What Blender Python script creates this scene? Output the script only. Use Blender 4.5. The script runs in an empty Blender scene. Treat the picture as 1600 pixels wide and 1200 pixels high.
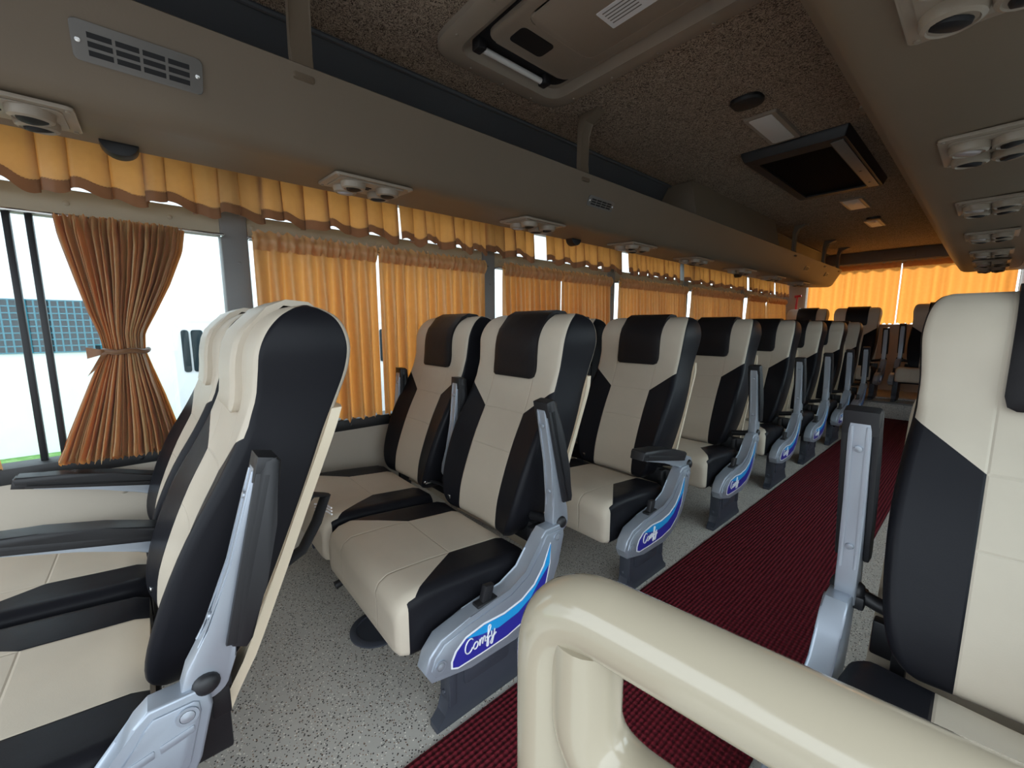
import bpy, bmesh, math, random
from mathutils import Vector, Matrix, Quaternion
S = bpy.context.scene
COL = S.collection
PI = math.pi

# ------------------------------------------------------------------ camera
FPX, VX, VY = 645.0, 1548.0, 510.0        # focal length and the aisle's vanishing point in a 1600x1200 frame
d1 = Vector((VX-800, 600-VY, -FPX)).normalized()
up = Vector((1, 0, 0)).cross(-d1).normalized()
if up.y < 0: up = -up
rt = d1.cross(up)
cam_data = bpy.data.cameras.new('camera')
cam_data.sensor_width = 36.0
cam_data.lens = FPX/1600*36
cam_data.clip_start = 0.02
cam_data.clip_end = 300
cam = bpy.data.objects.new('camera', cam_data)
M3 = Matrix((rt, d1, up))
cam.matrix_world = Matrix.Translation((0, 0, 1.10)) @ M3.to_4x4()
COL.objects.link(cam)
S.camera = cam

# ------------------------------------------------------------------ light and exposure
S.view_settings.view_transform = 'Standard'
S.view_settings.look = 'None'
S.view_settings.gamma = 1.0
S.view_settings.use_curve_mapping = False
S.view_settings.exposure = 0.40
S.cycles.max_bounces = 14
S.cycles.diffuse_bounces = 8
S.cycles.transparent_max_bounces = 16
S.cycles.sample_clamp_indirect = 6.0
w = bpy.data.worlds.new('sky')
S.world = w
w.use_nodes = True
bg = w.node_tree.nodes['Background']
bg.inputs[0].default_value = (0.82, 0.92, 1.0, 1)
bg.inputs[1].default_value = 2.6
sun_d = bpy.data.lights.new('sun', 'SUN')
sun_d.energy = 6.0
sun_d.angle = math.radians(3)
sun_d.color = (1.0, 0.95, 0.86)
sun = bpy.data.objects.new('sun', sun_d)
sun.rotation_euler = Vector((0.04, -0.80, -0.60)).to_track_quat('-Z', 'Y').to_euler()
COL.objects.link(sun)

# ------------------------------------------------------------------ materials
def mat(name, col, rough=0.5, metal=0.0, spec=0.5, coat=0.0):
    m = bpy.data.materials.new(name); m.use_nodes = True
    b = m.node_tree.nodes['Principled BSDF']
    b.inputs['Base Color'].default_value = (*col, 1)
    b.inputs['Roughness'].default_value = rough
    b.inputs['Metallic'].default_value = metal
    b.inputs['Specular IOR Level'].default_value = spec
    b.inputs['Coat Weight'].default_value = coat
    return m

class NT:
    def __init__(s, m): s.t = m.node_tree; s.n = s.t.nodes; s.b = s.n['Principled BSDF']
    def add(s, typ, **kw):
        n = s.n.new(typ)
        for k, v in kw.items(): setattr(n, k, v)
        return n
    def link(s, a, b): s.t.links.new(a, b)
    def math(s, op, a, b=None, c=None):
        n = s.n.new('ShaderNodeMath'); n.operation = op
        for i, v in enumerate((a, b, c)):
            if v is None: continue
            if isinstance(v, (int, float)): n.inputs[i].default_value = v
            else: s.link(v, n.inputs[i])
        return n.outputs[0]
    def mix(s, f, a, b):
        n = s.n.new('ShaderNodeMix'); n.data_type = 'RGBA'
        s.link(f, n.inputs[0]) if not isinstance(f, (int, float)) else setattr(n.inputs[0], 'default_value', f)
        for i, v in ((6, a), (7, b)):
            if isinstance(v, tuple): n.inputs[i].default_value = (*v, 1)
            else: s.link(v, n.inputs[i])
        return n.outputs[2]
    def ramp(s, f, stops):
        n = s.n.new('ShaderNodeValToRGB'); cr = n.color_ramp
        while len(cr.elements) < len(stops): cr.elements.new(0.5)
        for e, (p, c) in zip(cr.elements, stops): e.position = p; e.color = (*c, 1)
        s.link(f, n.inputs[0]); return n.outputs[0]
    def bump(s, h, strength=0.3, dist=0.01):
        n = s.n.new('ShaderNodeBump'); n.inputs['Strength'].default_value = strength; n.inputs['Distance'].default_value = dist
        s.link(h, n.inputs['Height']); s.link(n.outputs[0], s.b.inputs['Normal'])
    def noise(s, scale, detail=3, rough=0.5, coord='Object', dist=0.0):
        tc = s.n.new('ShaderNodeTexCoord'); n = s.n.new('ShaderNodeTexNoise')
        n.inputs['Scale'].default_value = scale; n.inputs['Detail'].default_value = detail
        n.inputs['Roughness'].default_value = rough; n.inputs['Distortion'].default_value = dist
        s.link(tc.outputs[coord], n.inputs['Vector']); return n.outputs['Fac']

CREAM, BLACK = (0.565, 0.495, 0.40), (0.012, 0.012, 0.015)
def leather(name, kind):
    """kind 'back' / 'cushion': cream and black panels sewn together, read from UV (metres)."""
    m = mat(name, CREAM, 0.38, spec=0.12); t = NT(m)
    uv = t.add('ShaderNodeUVMap'); sep = t.add('ShaderNodeSeparateXYZ'); t.link(uv.outputs[0], sep.inputs[0])
    ax = t.math('ABSOLUTE', sep.outputs[0]); v = sep.outputs[1]
    if kind == 'back':
        line = t.math('MULTIPLY_ADD', t.math('SUBTRACT', ax, 0.110), 0.80, 0.782)
        blk = t.math('MULTIPLY', t.math('GREATER_THAN', ax, 0.110), t.math('LESS_THAN', v, line))
        seams = [(v, 0.782), (v, 0.645)]; vs = t.math('GREATER_THAN', v, 0.782)
    else:
        line = t.math('MULTIPLY_ADD', t.math('SUBTRACT', ax, 0.118), -1.65, 0.235)
        a = t.math('MULTIPLY', t.math('GREATER_THAN', ax, 0.118), t.math('GREATER_THAN', v, line))
        b = t.math('MULTIPLY', t.math('GREATER_THAN', ax, 0.228), t.math('GREATER_THAN', v, 0.03))
        blk = t.math('MAXIMUM', a, b)
        seams = [(v, 0.235)]; vs = t.math('LESS_THAN', v, 0.235)
    def groove(c, p, wd=0.0035):
        return t.math('SMOOTH_MIN', t.math('DIVIDE', t.math('ABSOLUTE', t.math('SUBTRACT', c, p)), wd), 1.0, 0.3)
    ctr = t.math('GREATER_THAN', ax, 0.110 if kind == 'back' else 0.118)
    h = None
    for c, p in seams:
        g = t.math('MAXIMUM', groove(c, p), ctr)
        h = g if h is None else t.math('MINIMUM', h, g)
    hv = t.math('MAXIMUM', groove(ax, 0.110 if kind == 'back' else 0.118), 0.0)
    h = t.math('MINIMUM', h, hv)
    grain = t.noise(420, 2); soft = t.noise(9, 3)
    crm = t.mix(soft, tuple(c*0.90 for c in CREAM), tuple(min(1, c*1.06) for c in CREAM))
    t.link(t.mix(blk, crm, BLACK), t.b.inputs['Base Color'])
    t.link(t.math('MULTIPLY_ADD', soft, 0.16, 0.30), t.b.inputs['Roughness'])
    hh = t.math('ADD', t.math('MULTIPLY', h, 1.0), t.math('ADD', t.math('MULTIPLY', grain, 0.06), t.math('MULTIPLY', soft, 0.5)))
    t.bump(hh, 0.35, 0.006)
    return m

def vinyl(name, col, rough=0.36, bumpk=0.12, spec=0.14):
    m = mat(name, col, rough, spec=spec); t = NT(m)
    t.bump(t.math('ADD', t.math('MULTIPLY', t.noise(380, 2), 0.15), t.noise(14, 3)), bumpk, 0.006)
    return m

def cloth(name, front, thru):
    m = mat(name, front, 0.36, spec=0.55); t = NT(m)
    t.b.inputs['Sheen Weight'].default_value = 0.25
    tr = t.add('ShaderNodeBsdfTranslucent'); tr.inputs[0].default_value = (*thru, 1)
    nz = t.noise(30, 3)
    t.link(t.mix(nz, tuple(c*0.8 for c in front), tuple(min(1, c*1.15) for c in front)), t.b.inputs['Base Color'])
    mx = t.add('ShaderNodeMixShader'); mx.inputs[0].default_value = 0.42
    t.link(t.b.outputs[0], mx.inputs[1]); t.link(tr.outputs[0], mx.inputs[2])
    out = t.n['Material Output']; t.link(mx.outputs[0], out.inputs['Surface'])
    return m

def painted(name, col, rough=0.45, var=0.06, scale=5):
    m = mat(name, col, rough); t = NT(m); nz = t.noise(scale, 4)
    t.link(t.mix(nz, tuple(c*(1-var) for c in col), tuple(min(1, c*(1+var)) for c in col)), t.b.inputs['Base Color'])
    t.bump(t.noise(160, 2), 0.05, 0.004)
    return m

M = {}
M['back'] = leather('seat_back_leather', 'back')
M['cushion'] = leather('seat_cushion_leather', 'cushion')
M['black_vinyl'] = vinyl('black_vinyl', BLACK, 0.40)
M['brown_vinyl'] = vinyl('dark_flap_vinyl', (0.016, 0.014, 0.015), 0.42, 0.35)
M['cream_vinyl'] = vinyl('cream_vinyl', CREAM, 0.36)
M['shell'] = painted('cream_plastic', (0.78, 0.66, 0.49), 0.4)
M['alu'] = mat('silver_grey_metal', (0.43, 0.47, 0.53), 0.38, 0.55)
M['panel'] = mat('silver_grey_panel', (0.36, 0.40, 0.46), 0.36, 0.45)
M['chrome'] = mat('chrome', (0.8, 0.8, 0.8), 0.15, 1.0)
M['black_plastic'] = mat('black_plastic', (0.013, 0.013, 0.015), 0.48)
M['pedestal'] = mat('slate_plastic', (0.042, 0.047, 0.062), 0.5)
M['white'] = mat('white_print', (0.85, 0.86, 0.88), 0.3)
M['blue'] = mat('deep_blue_print', (0.03, 0.03, 0.30), 0.28)
M['light_blue'] = mat('light_blue_print', (0.02, 0.33, 0.72), 0.28)
M['webbing'] = mat('black_webbing', (0.01, 0.01, 0.012), 0.8)
M['rail'] = mat('cream_gloss_paint', (0.40, 0.35, 0.26), 0.16, coat=0.35)
M['curtain'] = cloth('orange_satin', (0.60, 0.42, 0.20), (0.90, 0.34, 0.065))
M['hem'] = cloth('brown_satin_hem', (0.30, 0.155, 0.075), (0.24, 0.08, 0.03))
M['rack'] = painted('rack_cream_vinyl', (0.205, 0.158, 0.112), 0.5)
M['wall'] = painted('wall_cream', (0.44, 0.385, 0.31), 0.5)
M['header'] = painted('header_cream', (0.36, 0.30, 0.21), 0.5)
M['grey'] = painted('pillar_grey', (0.19, 0.185, 0.18), 0.45)
M['grey_light'] = painted('pillar_pale_grey', (0.34, 0.32, 0.30), 0.5)
M['cove'] = painted('cove_slate', (0.075, 0.08, 0.09), 0.5)
M['black_trim'] = mat('black_trim', (0.012, 0.012, 0.013), 0.5)
M['vent'] = painted('vent_beige', (0.34, 0.285, 0.225), 0.38)
M['grille_grey'] = painted('grille_grey', (0.20, 0.19, 0.18), 0.45)
M['dark'] = mat('dark_inside', (0.006, 0.006, 0.008), 0.6)
M['nozzle_grey'] = mat('nozzle_grey', (0.42, 0.38, 0.38), 0.35)
M['lamp'] = mat('lamp_diffuser', (0.75, 0.74, 0.72), 0.35)
M['red'] = mat('red_plastic', (0.55, 0.02, 0.03), 0.35)
M['hatch'] = painted('hatch_beige', (0.30, 0.25, 0.20), 0.4)
M['bar'] = mat('bar_black', (0.012, 0.013, 0.016), 0.45)
M['white_wall'] = painted('white_render', (0.80, 0.82, 0.84), 0.8)
M['teal'] = mat('teal_paint', (0.03, 0.17, 0.23), 0.6, spec=0.2)
M['dark_glass'] = mat('dark_glass', (0.02, 0.03, 0.04), 0.08)
M['hazy_glass'] = mat('grey_blue_glass', (0.022, 0.035, 0.042), 0.7, spec=0.1)
M['concrete'] = painted('asphalt', (0.11, 0.11, 0.11), 0.9)
M['vanpaint'] = mat('white_paint', (0.78, 0.80, 0.82), 0.3)
M['rubber'] = mat('rubber', (0.02, 0.02, 0.02), 0.8)

def mk_floor():
    m = mat('speckled_vinyl', (0.3, 0.29, 0.27), 0.45); t = NT(m)
    tc = t.add('ShaderNodeTexCoord')
    def specks(scale, lim, seed):
        mp = t.add('ShaderNodeMapping'); mp.inputs['Location'].default_value = (seed, seed*2, 0); t.link(tc.outputs['Object'], mp.inputs[0])
        v = t.add('ShaderNodeTexVoronoi'); v.inputs['Scale'].default_value = scale; t.link(mp.outputs[0], v.inputs['Vector'])
        return t.math('LESS_THAN', v.outputs['Distance'], lim)
    base = t.mix(t.noise(6, 5, 0.6), (0.42, 0.40, 0.365), (0.56, 0.53, 0.48))
    c = t.mix(specks(115, 0.26, 1.3), base, (0.045, 0.04, 0.036))
    c = t.mix(specks(95, 0.2, 4.1), c, (0.80, 0.76, 0.68))
    c = t.mix(specks(100, 0.18, 7.7), c, (0.20, 0.11, 0.06))
    t.link(c, t.b.inputs['Base Color']); t.bump(t.noise(60, 3), 0.1, 0.004)
    return m
M['floor'] = mk_floor()

def mk_carpet():
    m = mat('red_ribbed_carpet', (0.10, 0.008, 0.014), 0.85, spec=0.2); t = NT(m)
    tc = t.add('ShaderNodeTexCoord'); sep = t.add('ShaderNodeSeparateXYZ'); t.link(tc.outputs['Object'], sep.inputs[0])
    rx = t.math('SINE', t.math('MULTIPLY', sep.outputs[0], 2*PI/0.014))
    ry = t.math('SINE', t.math('MULTIPLY', sep.outputs[1], 2*PI/0.017))
    h = t.math('ADD', t.math('MULTIPLY', rx, 0.6), t.math('MULTIPLY', ry, 0.3))
    n = t.noise(220, 3)
    f = t.math('ADD', t.math('MULTIPLY', t.math('MULTIPLY_ADD', h, 0.5, 0.5), 0.7), t.math('MULTIPLY', n, 0.3))
    t.link(t.ramp(f, [(0.1, (0.045, 0.004, 0.007)), (0.6, (0.15, 0.008, 0.017)), (1.0, (0.26, 0.02, 0.034))]), t.b.inputs['Base Color'])
    t.bump(t.math('ADD', h, n), 0.9, 0.006)
    return m
M['carpet'] = mk_carpet()

def mk_ceiling():
    m = mat('speckled_ceiling_cloth', (0.2, 0.16, 0.13), 0.85, spec=0.2); t = NT(m)
    n = t.noise(48, 2, 0.5, dist=2.6)
    f = t.math('ABSOLUTE', t.math('SUBTRACT', n, 0.5))
    t.link(t.ramp(f, [(0.0, (0.06, 0.045, 0.035)), (0.032, (0.10, 0.072, 0.055)), (0.06, (0.38, 0.30, 0.23)), (0.3, (0.46, 0.37, 0.29))]), t.b.inputs['Base Color'])
    t.bump(n, 0.3, 0.004)
    return m
M['ceiling'] = mk_ceiling()

def mk_glass():
    m = bpy.data.materials.new('window_glass'); m.use_nodes = True; nt = m.node_tree
    for n in list(nt.nodes):
        if n.type != 'OUTPUT_MATERIAL': nt.nodes.remove(n)
    out = nt.nodes['Material Output']
    tr = nt.nodes.new('ShaderNodeBsdfTransparent'); tr.inputs[0].default_value = (0.93, 0.97, 0.97, 1)
    gl = nt.nodes.new('ShaderNodeBsdfGlossy'); gl.inputs['Roughness'].default_value = 0.02
    lw = nt.nodes.new('ShaderNodeLayerWeight'); pw = nt.nodes.new('ShaderNodeMath'); pw.operation = 'POWER'; pw.inputs[1].default_value = 5.0
    nt.links.new(lw.outputs['Facing'], pw.inputs[0]); fr = nt.nodes.new('ShaderNodeMath'); fr.operation = 'MULTIPLY_ADD'; fr.inputs[1].default_value = 0.8; fr.inputs[2].default_value = 0.03
    nt.links.new(pw.outputs[0], fr.inputs[0])
    mx = nt.nodes.new('ShaderNodeMixShader')
    nt.links.new(fr.outputs[0], mx.inputs[0]); nt.links.new(tr.outputs[0], mx.inputs[1]); nt.links.new(gl.outputs[0], mx.inputs[2])
    nt.links.new(mx.outputs[0], out.inputs['Surface'])
    return m
M['glass'] = mk_glass()

def mk_grass():
    m = mat('grass_green', (0.08, 0.2, 0.04), 0.9); t = NT(m)
    t.link(t.ramp(t.noise(14, 6, 0.7), [(0.3, (0.06, 0.16, 0.03)), (0.5, (0.13, 0.3, 0.06)), (0.75, (0.35, 0.40, 0.25))]), t.b.inputs['Base Color'])
    return m
M['grass'] = mk_grass()

def mk_louver():
    m = mat('black_fin_grille', (0.005, 0.005, 0.006), 0.8, spec=0.04); t = NT(m)
    tc = t.add('ShaderNodeTexCoord'); sep = t.add('ShaderNodeSeparateXYZ'); t.link(tc.outputs['Object'], sep.inputs[0])
    t.bump(t.math('SINE', t.math('MULTIPLY', sep.outputs[1], 2*PI/0.018)), 0.8, 0.006)
    return m
M['louver'] = mk_louver()

# ------------------------------------------------------------------ mesh helpers
class MB:
    def __init__(s): s.bm = bmesh.new(); s.uv = s.bm.loops.layers.uv.new('UVMap')
    def face(s, vs, mi=0):
        try:
            f = s.bm.faces.new(vs); f.material_index = mi; f.smooth = True; return f
        except ValueError: return None
    def box(s, x0, x1, y0, y1, z0, z1, bev=0.0, mi=0, seg=2, xf=None):
        p = [(x, y, z) for x in (x0, x1) for y in (y0, y1) for z in (z0, z1)]
        v = [s.bm.verts.new(c) for c in p]
        fs = [s.face([v[i] for i in q], mi) for q in ((0,1,3,2),(4,6,7,5),(0,4,5,1),(2,3,7,6),(0,2,6,4),(1,5,7,3))]
        s._bev(fs, bev, seg)
        if xf is not None: s._xf(v if not bev else None, xf)
        return s
    def _bev(s, fs, bev, seg=2):
        if bev > 0:
            ed = list({e for f in fs for e in f.edges})
            r = bmesh.ops.bevel(s.bm, geom=ed, offset=bev, segments=seg, affect='EDGES', profile=0.5)
            for f in r['faces']: f.smooth = True
    def _xf(s, vs, xf):
        for v in (vs or s.bm.verts): v.co = xf @ v.co
    def prism(s, poly, fn, t0, t1, mi=0, bev=0.0, seg=2, mi_cap=None):
        """extrude a 2D outline; fn(a, b, t) gives the 3D point"""
        n = len(poly)
        A = [s.bm.verts.new(fn(a, b, t0)) for a, b in poly]; B = [s.bm.verts.new(fn(a, b, t1)) for a, b in poly]
        fs = [s.face(A[::-1], mi if mi_cap is None else mi_cap), s.face(B, mi if mi_cap is None else mi_cap)]
        for i in range(n): fs.append(s.face((A[i], A[(i+1) % n], B[(i+1) % n], B[i]), mi))
        fs = [f for f in fs if f]
        if bev > 0:
            ed = [e for f in fs[:2] for e in f.edges]
            bmesh.ops.bevel(s.bm, geom=list(set(ed)), offset=bev, segments=seg, affect='EDGES', profile=0.5)
        return s
    def loft(s, rings, closed=True, cap0=True, cap1=True, mi=0, mfn=None, uvs=None):
        R = [[s.bm.verts.new(p) for p in r] for r in rings]
        n = len(rings[0]); uvmap = {}
        if uvs:
            for r, u in zip(R, uvs):
                for v, q in zip(r, u): uvmap[v] = q
        out = []
        for i in range(len(R)-1):
            for j in range(n if closed else n-1):
                k = (j+1) % n
                f = s.face((R[i][j], R[i][k], R[i+1][k], R[i+1][j]), mfn(i, j) if mfn else mi)
                if f: out.append(f)
        if cap0: out.append(s.face(R[0][::-1], mfn(0, 0) if mfn else mi))
        if cap1: out.append(s.face(R[-1], mfn(len(R)-2, 0) if mfn else mi))
        if uvs:
            for f in out:
                if f:
                    for l in f.loops: l[s.uv].uv = uvmap[l.vert]
        return s
    def tube(s, pts, r, n=10, cap=True, mi=0, closed=False, flat=1.0):
        pts = [Vector(p) for p in pts]; rings = []; m = len(pts); prev = None
        for i, p in enumerate(pts):
            if closed: t = pts[(i+1) % m]-pts[i-1]
            else: t = pts[min(i+1, m-1)]-pts[max(i-1, 0)]
            t.normalize()
            if prev is None:
                a = Vector((0, 0, 1)) if abs(t.z) < 0.9 else Vector((1, 0, 0)); nn = t.cross(a).normalized()
            else: nn = (prev-t*prev.dot(t)).normalized()
            prev = nn; bb = t.cross(nn); rr = r[i] if isinstance(r, (list, tuple)) else r
            rings.append([p+(nn*math.cos(2*PI*k/n)+bb*math.sin(2*PI*k/n)*flat)*rr for k in range(n)])
        if closed: rings.append(rings[0]); return s.loft(rings, True, False, False, mi)
        return s.loft(rings, True, cap, cap, mi)
    def lathe(s, prof, o, axis, n=20, mi=0, mfn=None):
        axis = Vector(axis).normalized(); a = Vector((0, 0, 1)) if abs(axis.z) < 0.9 else Vector((1, 0, 0))
        u = axis.cross(a).normalized(); v = axis.cross(u); o = Vector(o)
        rings = [[o+axis*h+(u*math.cos(2*PI*k/n)+v*math.sin(2*PI*k/n))*max(r, 1e-4) for k in range(n)] for r, h in prof]
        return s.loft(rings, True, True, True, mi, mfn)
    def grid(s, fn, nu, nv, mi=0):
        R = [[fn(i/nu, j/nv) for i in range(nu+1)] for j in range(nv+1)]
        return s.loft(R, False, False, False, mi)
    def data(s, name, mats, ang=38, mirror=False):
        bm = s.bm
        if mirror:
            for v in bm.verts: v.co.x = -v.co.x
            bmesh.ops.reverse_faces(bm, faces=bm.faces[:])
        bmesh.ops.recalc_face_normals(bm, faces=bm.faces[:]) if not getattr(s, 'keep', False) else None
        la = math.radians(ang)
        for e in bm.edges:
            e.smooth = not (len(e.link_faces) == 2 and e.calc_face_angle(0) > la)
        me = bpy.data.meshes.new(name); bm.to_mesh(me); bm.free()
        for m in (mats if isinstance(mats, (list, tuple)) else [mats]): me.materials.append(m)
        return me
    def obj(s, name, mats, parent=None, loc=(0, 0, 0), ang=38, mirror=False):
        return link(name, s.data(name, mats, ang, mirror), parent, loc)

def link(name, me, parent=None, loc=(0, 0, 0)):
    o = bpy.data.objects.new(name, me); COL.objects.link(o); o.location = loc
    if parent is not None: o.parent = parent
    return o
def tag(o, label, cat, group=None):
    o['label'] = label; o['category'] = cat
    if group: o['group'] = group
    return o
def thing(name, loc, label, cat, group=None):
    return tag(link(name, None, None, loc), label, cat, group)
def struct(name, mb, mats, **k):
    o = mb.obj(name, mats, **k); o['kind'] = 'structure'; return o
def copy_tree(o, parent=None):
    c = o.copy(); COL.objects.link(c)
    if parent is not None: c.parent = parent
    for ch in list(o.children): copy_tree(ch, c)
    return c
def yz(a, b, t): return Vector((t, a, b))
def xz(a, b, t): return Vector((a, t, b))
def xy(a, b, t): return Vector((a, b, t))
def rounded(pts, r, n=4):
    """round the corners of a 2D outline"""
    out = []; m = len(pts)
    for i in range(m):
        p = Vector(pts[i]); a = Vector(pts[i-1])-p; b = Vector(pts[(i+1) % m])-p
        rr = min(r, a.length*0.45, b.length*0.45)
        p0 = p+a.normalized()*rr; p1 = p+b.normalized()*rr
        for k in range(n+1):
            t = k/n; q = p0*(1-t)**2+p*2*t*(1-t)+p1*t*t; out.append((q.x, q.y))
    return out
def lerp(tab, z):
    if z <= tab[0][0]: return tab[0][1:]
    for a, b in zip(tab, tab[1:]):
        if z <= b[0]:
            t = (z-a[0])/(b[0]-a[0]); return tuple(p+(q-p)*t for p, q in zip(a[1:], b[1:]))
    return tab[-1][1:]

# ------------------------------------------------------------------ bus measures
XL, XR = -2.17, 0.36            # inner faces of the side walls
YF, YR = -1.55, 7.72            # open front end of the build, rear wall
ZC = 2.12                       # ceiling
CX = -0.885                      # centre line
STEP = 6.58                     # front edge of the raised rear floor
LY = lambda y: 1.062*y+0.150      # station along the left wall
PIL = [LY(y) for y in (-1.12, 0.15, 1.445, 2.69, 3.93, 5.38)]     # window pillars on the left wall
SILL, HEAD, UP0, UP1 = 0.620, 1.482, 1.575, 1.755

# ------------------------------------------------------------------ structure
m = MB(); m.box(XL-0.1, XR+0.1, YF, YR+0.1, -0.06, 0.0); struct('floor', m, M['floor'])
m = MB(); m.box(XL, XR, STEP, YR, 0.0, 0.20, 0.008); m.box(XL, XR, STEP+0.30, YR, 0.2, 0.22, 0.006); struct('floor_rear_platform', m, M['floor'])
m = MB(); m.box(XL+0.02, XR, STEP-0.012, STEP+0.004, 0.185, 0.206, 0.004); struct('trim_7', m, M['grey'])
m = MB(); m.box(XL, XR+0.1, YF, YR+0.1, ZC, ZC+0.05); struct('ceiling', m, M['ceiling'])
# left wall: dado, header, roof edge
m = MB(); m.box(XL-0.07, XL+0.03, YF, YR, 0.0, SILL-0.05, 0.004)
for y in (-0.9, -0.13, 0.3, 1.1, 1.9, 2.7): m.lathe([(0.012, 0), (0.012, 0.002), (0.006, 0.005)], (XL+0.03, y, 0.47), (1, 0, 0), 12)
m.box(XL-0.07, XL, YF, YR, UP1, ZC); struct('wall_left', m, M['wall'])
m = MB(); m.box(XL-0.07, XL, YF, YR, HEAD, UP0, 0.004)
for k in range(30):
    y = -1.3+k*0.28; m.lathe([(0.009, 0), (0.009, 0.003), (0.003, 0.006)], (XL, y, 1.527), (1, 0, 0), 10)
struct('trim_8', m, M['header'])
m = MB(); m.box(XL-0.07, XL+0.036, YF, YR-0.4, SILL-0.055, SILL+0.002, 0.006)
for k in range(21): m.lathe([(0.008, 0), (0.008, 0.003), (0.002, 0.005)], (XL+0.036, -1.3+k*0.41, SILL-0.03), (1, 0, 0), 10)
struct('trim_1', m, M['black_trim'])
for i, y in enumerate(PIL):
    m = MB(); m.box(XL-0.07, XL+0.012, y-0.05, y+0.05, SILL-0.002, UP1, 0.01)
    for z in (1.37, 1.14, 0.9, 0.72): m.lathe([(0.008, 0), (0.008, 0.003), (0.002, 0.006)], (XL+0.012, y+0.01, z), (1, 0, 0), 10)
    struct('trim_pillar_%d' % (i+1), m, M['grey'])
ends = [YF]+PIL+[LY(6.90)]
for i in range(7):
    m = MB(); y0, y1 = ends[i], ends[i+1]
    m.box(XL-0.05, XL-0.045, y0, y1, SILL-0.01, HEAD+0.01); m.box(XL-0.05, XL-0.045, y0, y1, UP0-0.01, UP1+0.01)
    struct('window_%d' % (i+1), m, M['glass'])
# right wall (door opening ahead of y=.72)
m = MB(); m.box(XR, XR+0.08, 0.72, YR+0.1, 0.0, SILL); m.box(XR, XR+0.08, 0.72, YR+0.1, HEAD, ZC)
for a, b in ((0.72, 0.82), (2.05, 2.15), (3.40, 3.50), (4.75, YR+0.1)): m.box(XR, XR+0.08, a, b, SILL, HEAD)
struct('wall_right', m, M['wall'])
for i, (a, b) in enumerate(((0.82, 2.05), (2.15, 3.40), (3.50, 4.75))):  # unseen bare windows, added to let side daylight reach the aisle
    m = MB(); m.box(XR+0.04, XR+0.045, a, b, SILL, HEAD); struct('window_%d' % (i+9), m, M['glass'])
# rear wall with its window
RX0, RX1, RZ0, RZ1 = -1.915, 0.165, 1.13, 1.95
m = MB(); m.box(XL, XR, YR, YR+0.08, 0, RZ0); m.box(XL, XR, YR, YR+0.08, RZ1, ZC); m.box(XL, RX0, YR, YR+0.08, RZ0, RZ1); m.box(RX1, XR, YR, YR+0.08, RZ0, RZ1)
m.box(RX0-0.05, RX1+0.05, YR-0.10, YR, RZ0-0.03, RZ0, 0.008); struct('wall_rear', m, M['wall'])
m = MB(); m.box(RX0, RX1, YR+0.03, YR+0.035, RZ0, RZ1); struct('window_8', m, M['glass'])
m = MB(); m.box(XL, XR, YR-0.16, YR-0.05, 1.965, ZC, 0.01); m.box(-1.05, -0.73, YR-0.185, YR-0.16, 1.99, 2.07, 0.008); struct('trim_2', m, M['rack'])
# slanted corner pillars beside the rear window
m = MB(); m.prism([(XL-0.02, LY(6.9)), (XL+0.02, LY(6.9)), (RX0-0.005, YR-0.04), (RX0-0.005, YR), (XL-0.02, YR)], xy, 0.2, 1.9, bev=0.006); struct('trim_3', m, M['grey_light'])
m = MB(); m.prism([(XR+0.005, 7.15), (XR-0.05, 7.15), (RX1+0.005, YR-0.04), (RX1+0.005, YR), (XR+0.005, YR)], xy, 0.2, 1.9, bev=0.006); struct('trim_4', m, M['grey_light'])
# dark coves between the ceiling and the racks
m = MB(); m.prism([(-1.64, ZC), (-1.66, ZC-0.012), (-1.87, 1.765), (XL+0.002, 1.765), (XL+0.002, ZC)], xz, YF, YR-0.2)
m.tube([(-1.646, YF, ZC-0.008), (-1.646, YR-0.2, ZC-0.008)], 0.010, 8)
for k in range(9): m.lathe([(0.008, 0), (0.006, 0.005)], (-1.712, -0.44+k*0.64, 2.02), (0.89, 0, -0.45), 8)
struct('trim_5', m, M['cove'])
m = MB(); m.prism([(-0.13, ZC), (-0.11, ZC-0.02), (0.02, 1.74), (0.30, 1.74), (0.30, ZC)], xz, YF, YR-0.2); struct('trim_6', m, M['cove'])

# ------------------------------------------------------------------ overhead racks
def rack(name, prof, y0, y1, label, sgn):
    t = thing(name, ((prof[0][0]), 0, prof[0][1]), label, 'luggage rack')
    ox, oz = prof[0]; cxm = sum(p[0] for p in prof)/len(prof); czm = sum(p[1] for p in prof)/len(prof)
    rings = []; N = 7
    st = [(y0, 0.0, 1.0), (y1-0.16, 0, 1.0)]
    for k in range(1, N+1):
        a = k/N*PI/2; st.append((y1-0.16+0.16*math.sin(a), 0, 0.55+0.45*math.cos(a)))
    for y, _, sc in st:
        rings.append([(((p[0]-cxm)*sc+cxm)-ox, y, ((p[1]-czm)*sc+czm)-oz) for p in prof])
    mm = MB(); mm.loft(rings); mm.obj('body', M['rack'], t, ang=30)
    return t
LIPX, LIPZ = -1.39, 1.85
lprof = [(1.04*a, b) for a, b in [(-1.335, LIPZ), (-1.347, LIPZ+0.008), (-1.365, LIPZ), (-1.50, 1.69), (-1.76, 1.69), (-1.775, 1.67), (-1.765, 1.648), (-1.62, 1.640), (-1.50, 1.632), (-1.468, 1.634), (-1.445, 1.645), (-1.428, 1.664), (-1.40, 1.72), (-1.375, 1.77)]]
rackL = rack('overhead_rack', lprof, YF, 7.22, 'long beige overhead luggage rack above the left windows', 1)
rprof = [(-0.368, LIPZ), (-0.355, LIPZ+0.008), (-0.336, LIPZ), (-0.20, 1.69), (0.06, 1.69), (0.13, 1.67), (0.12, 1.645), (0.02, 1.634), (-0.20, 1.630), (-0.232, 1.634), (-0.255, 1.648), (-0.268, 1.668), (-0.305, 1.73), (-0.338, 1.785)]
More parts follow.
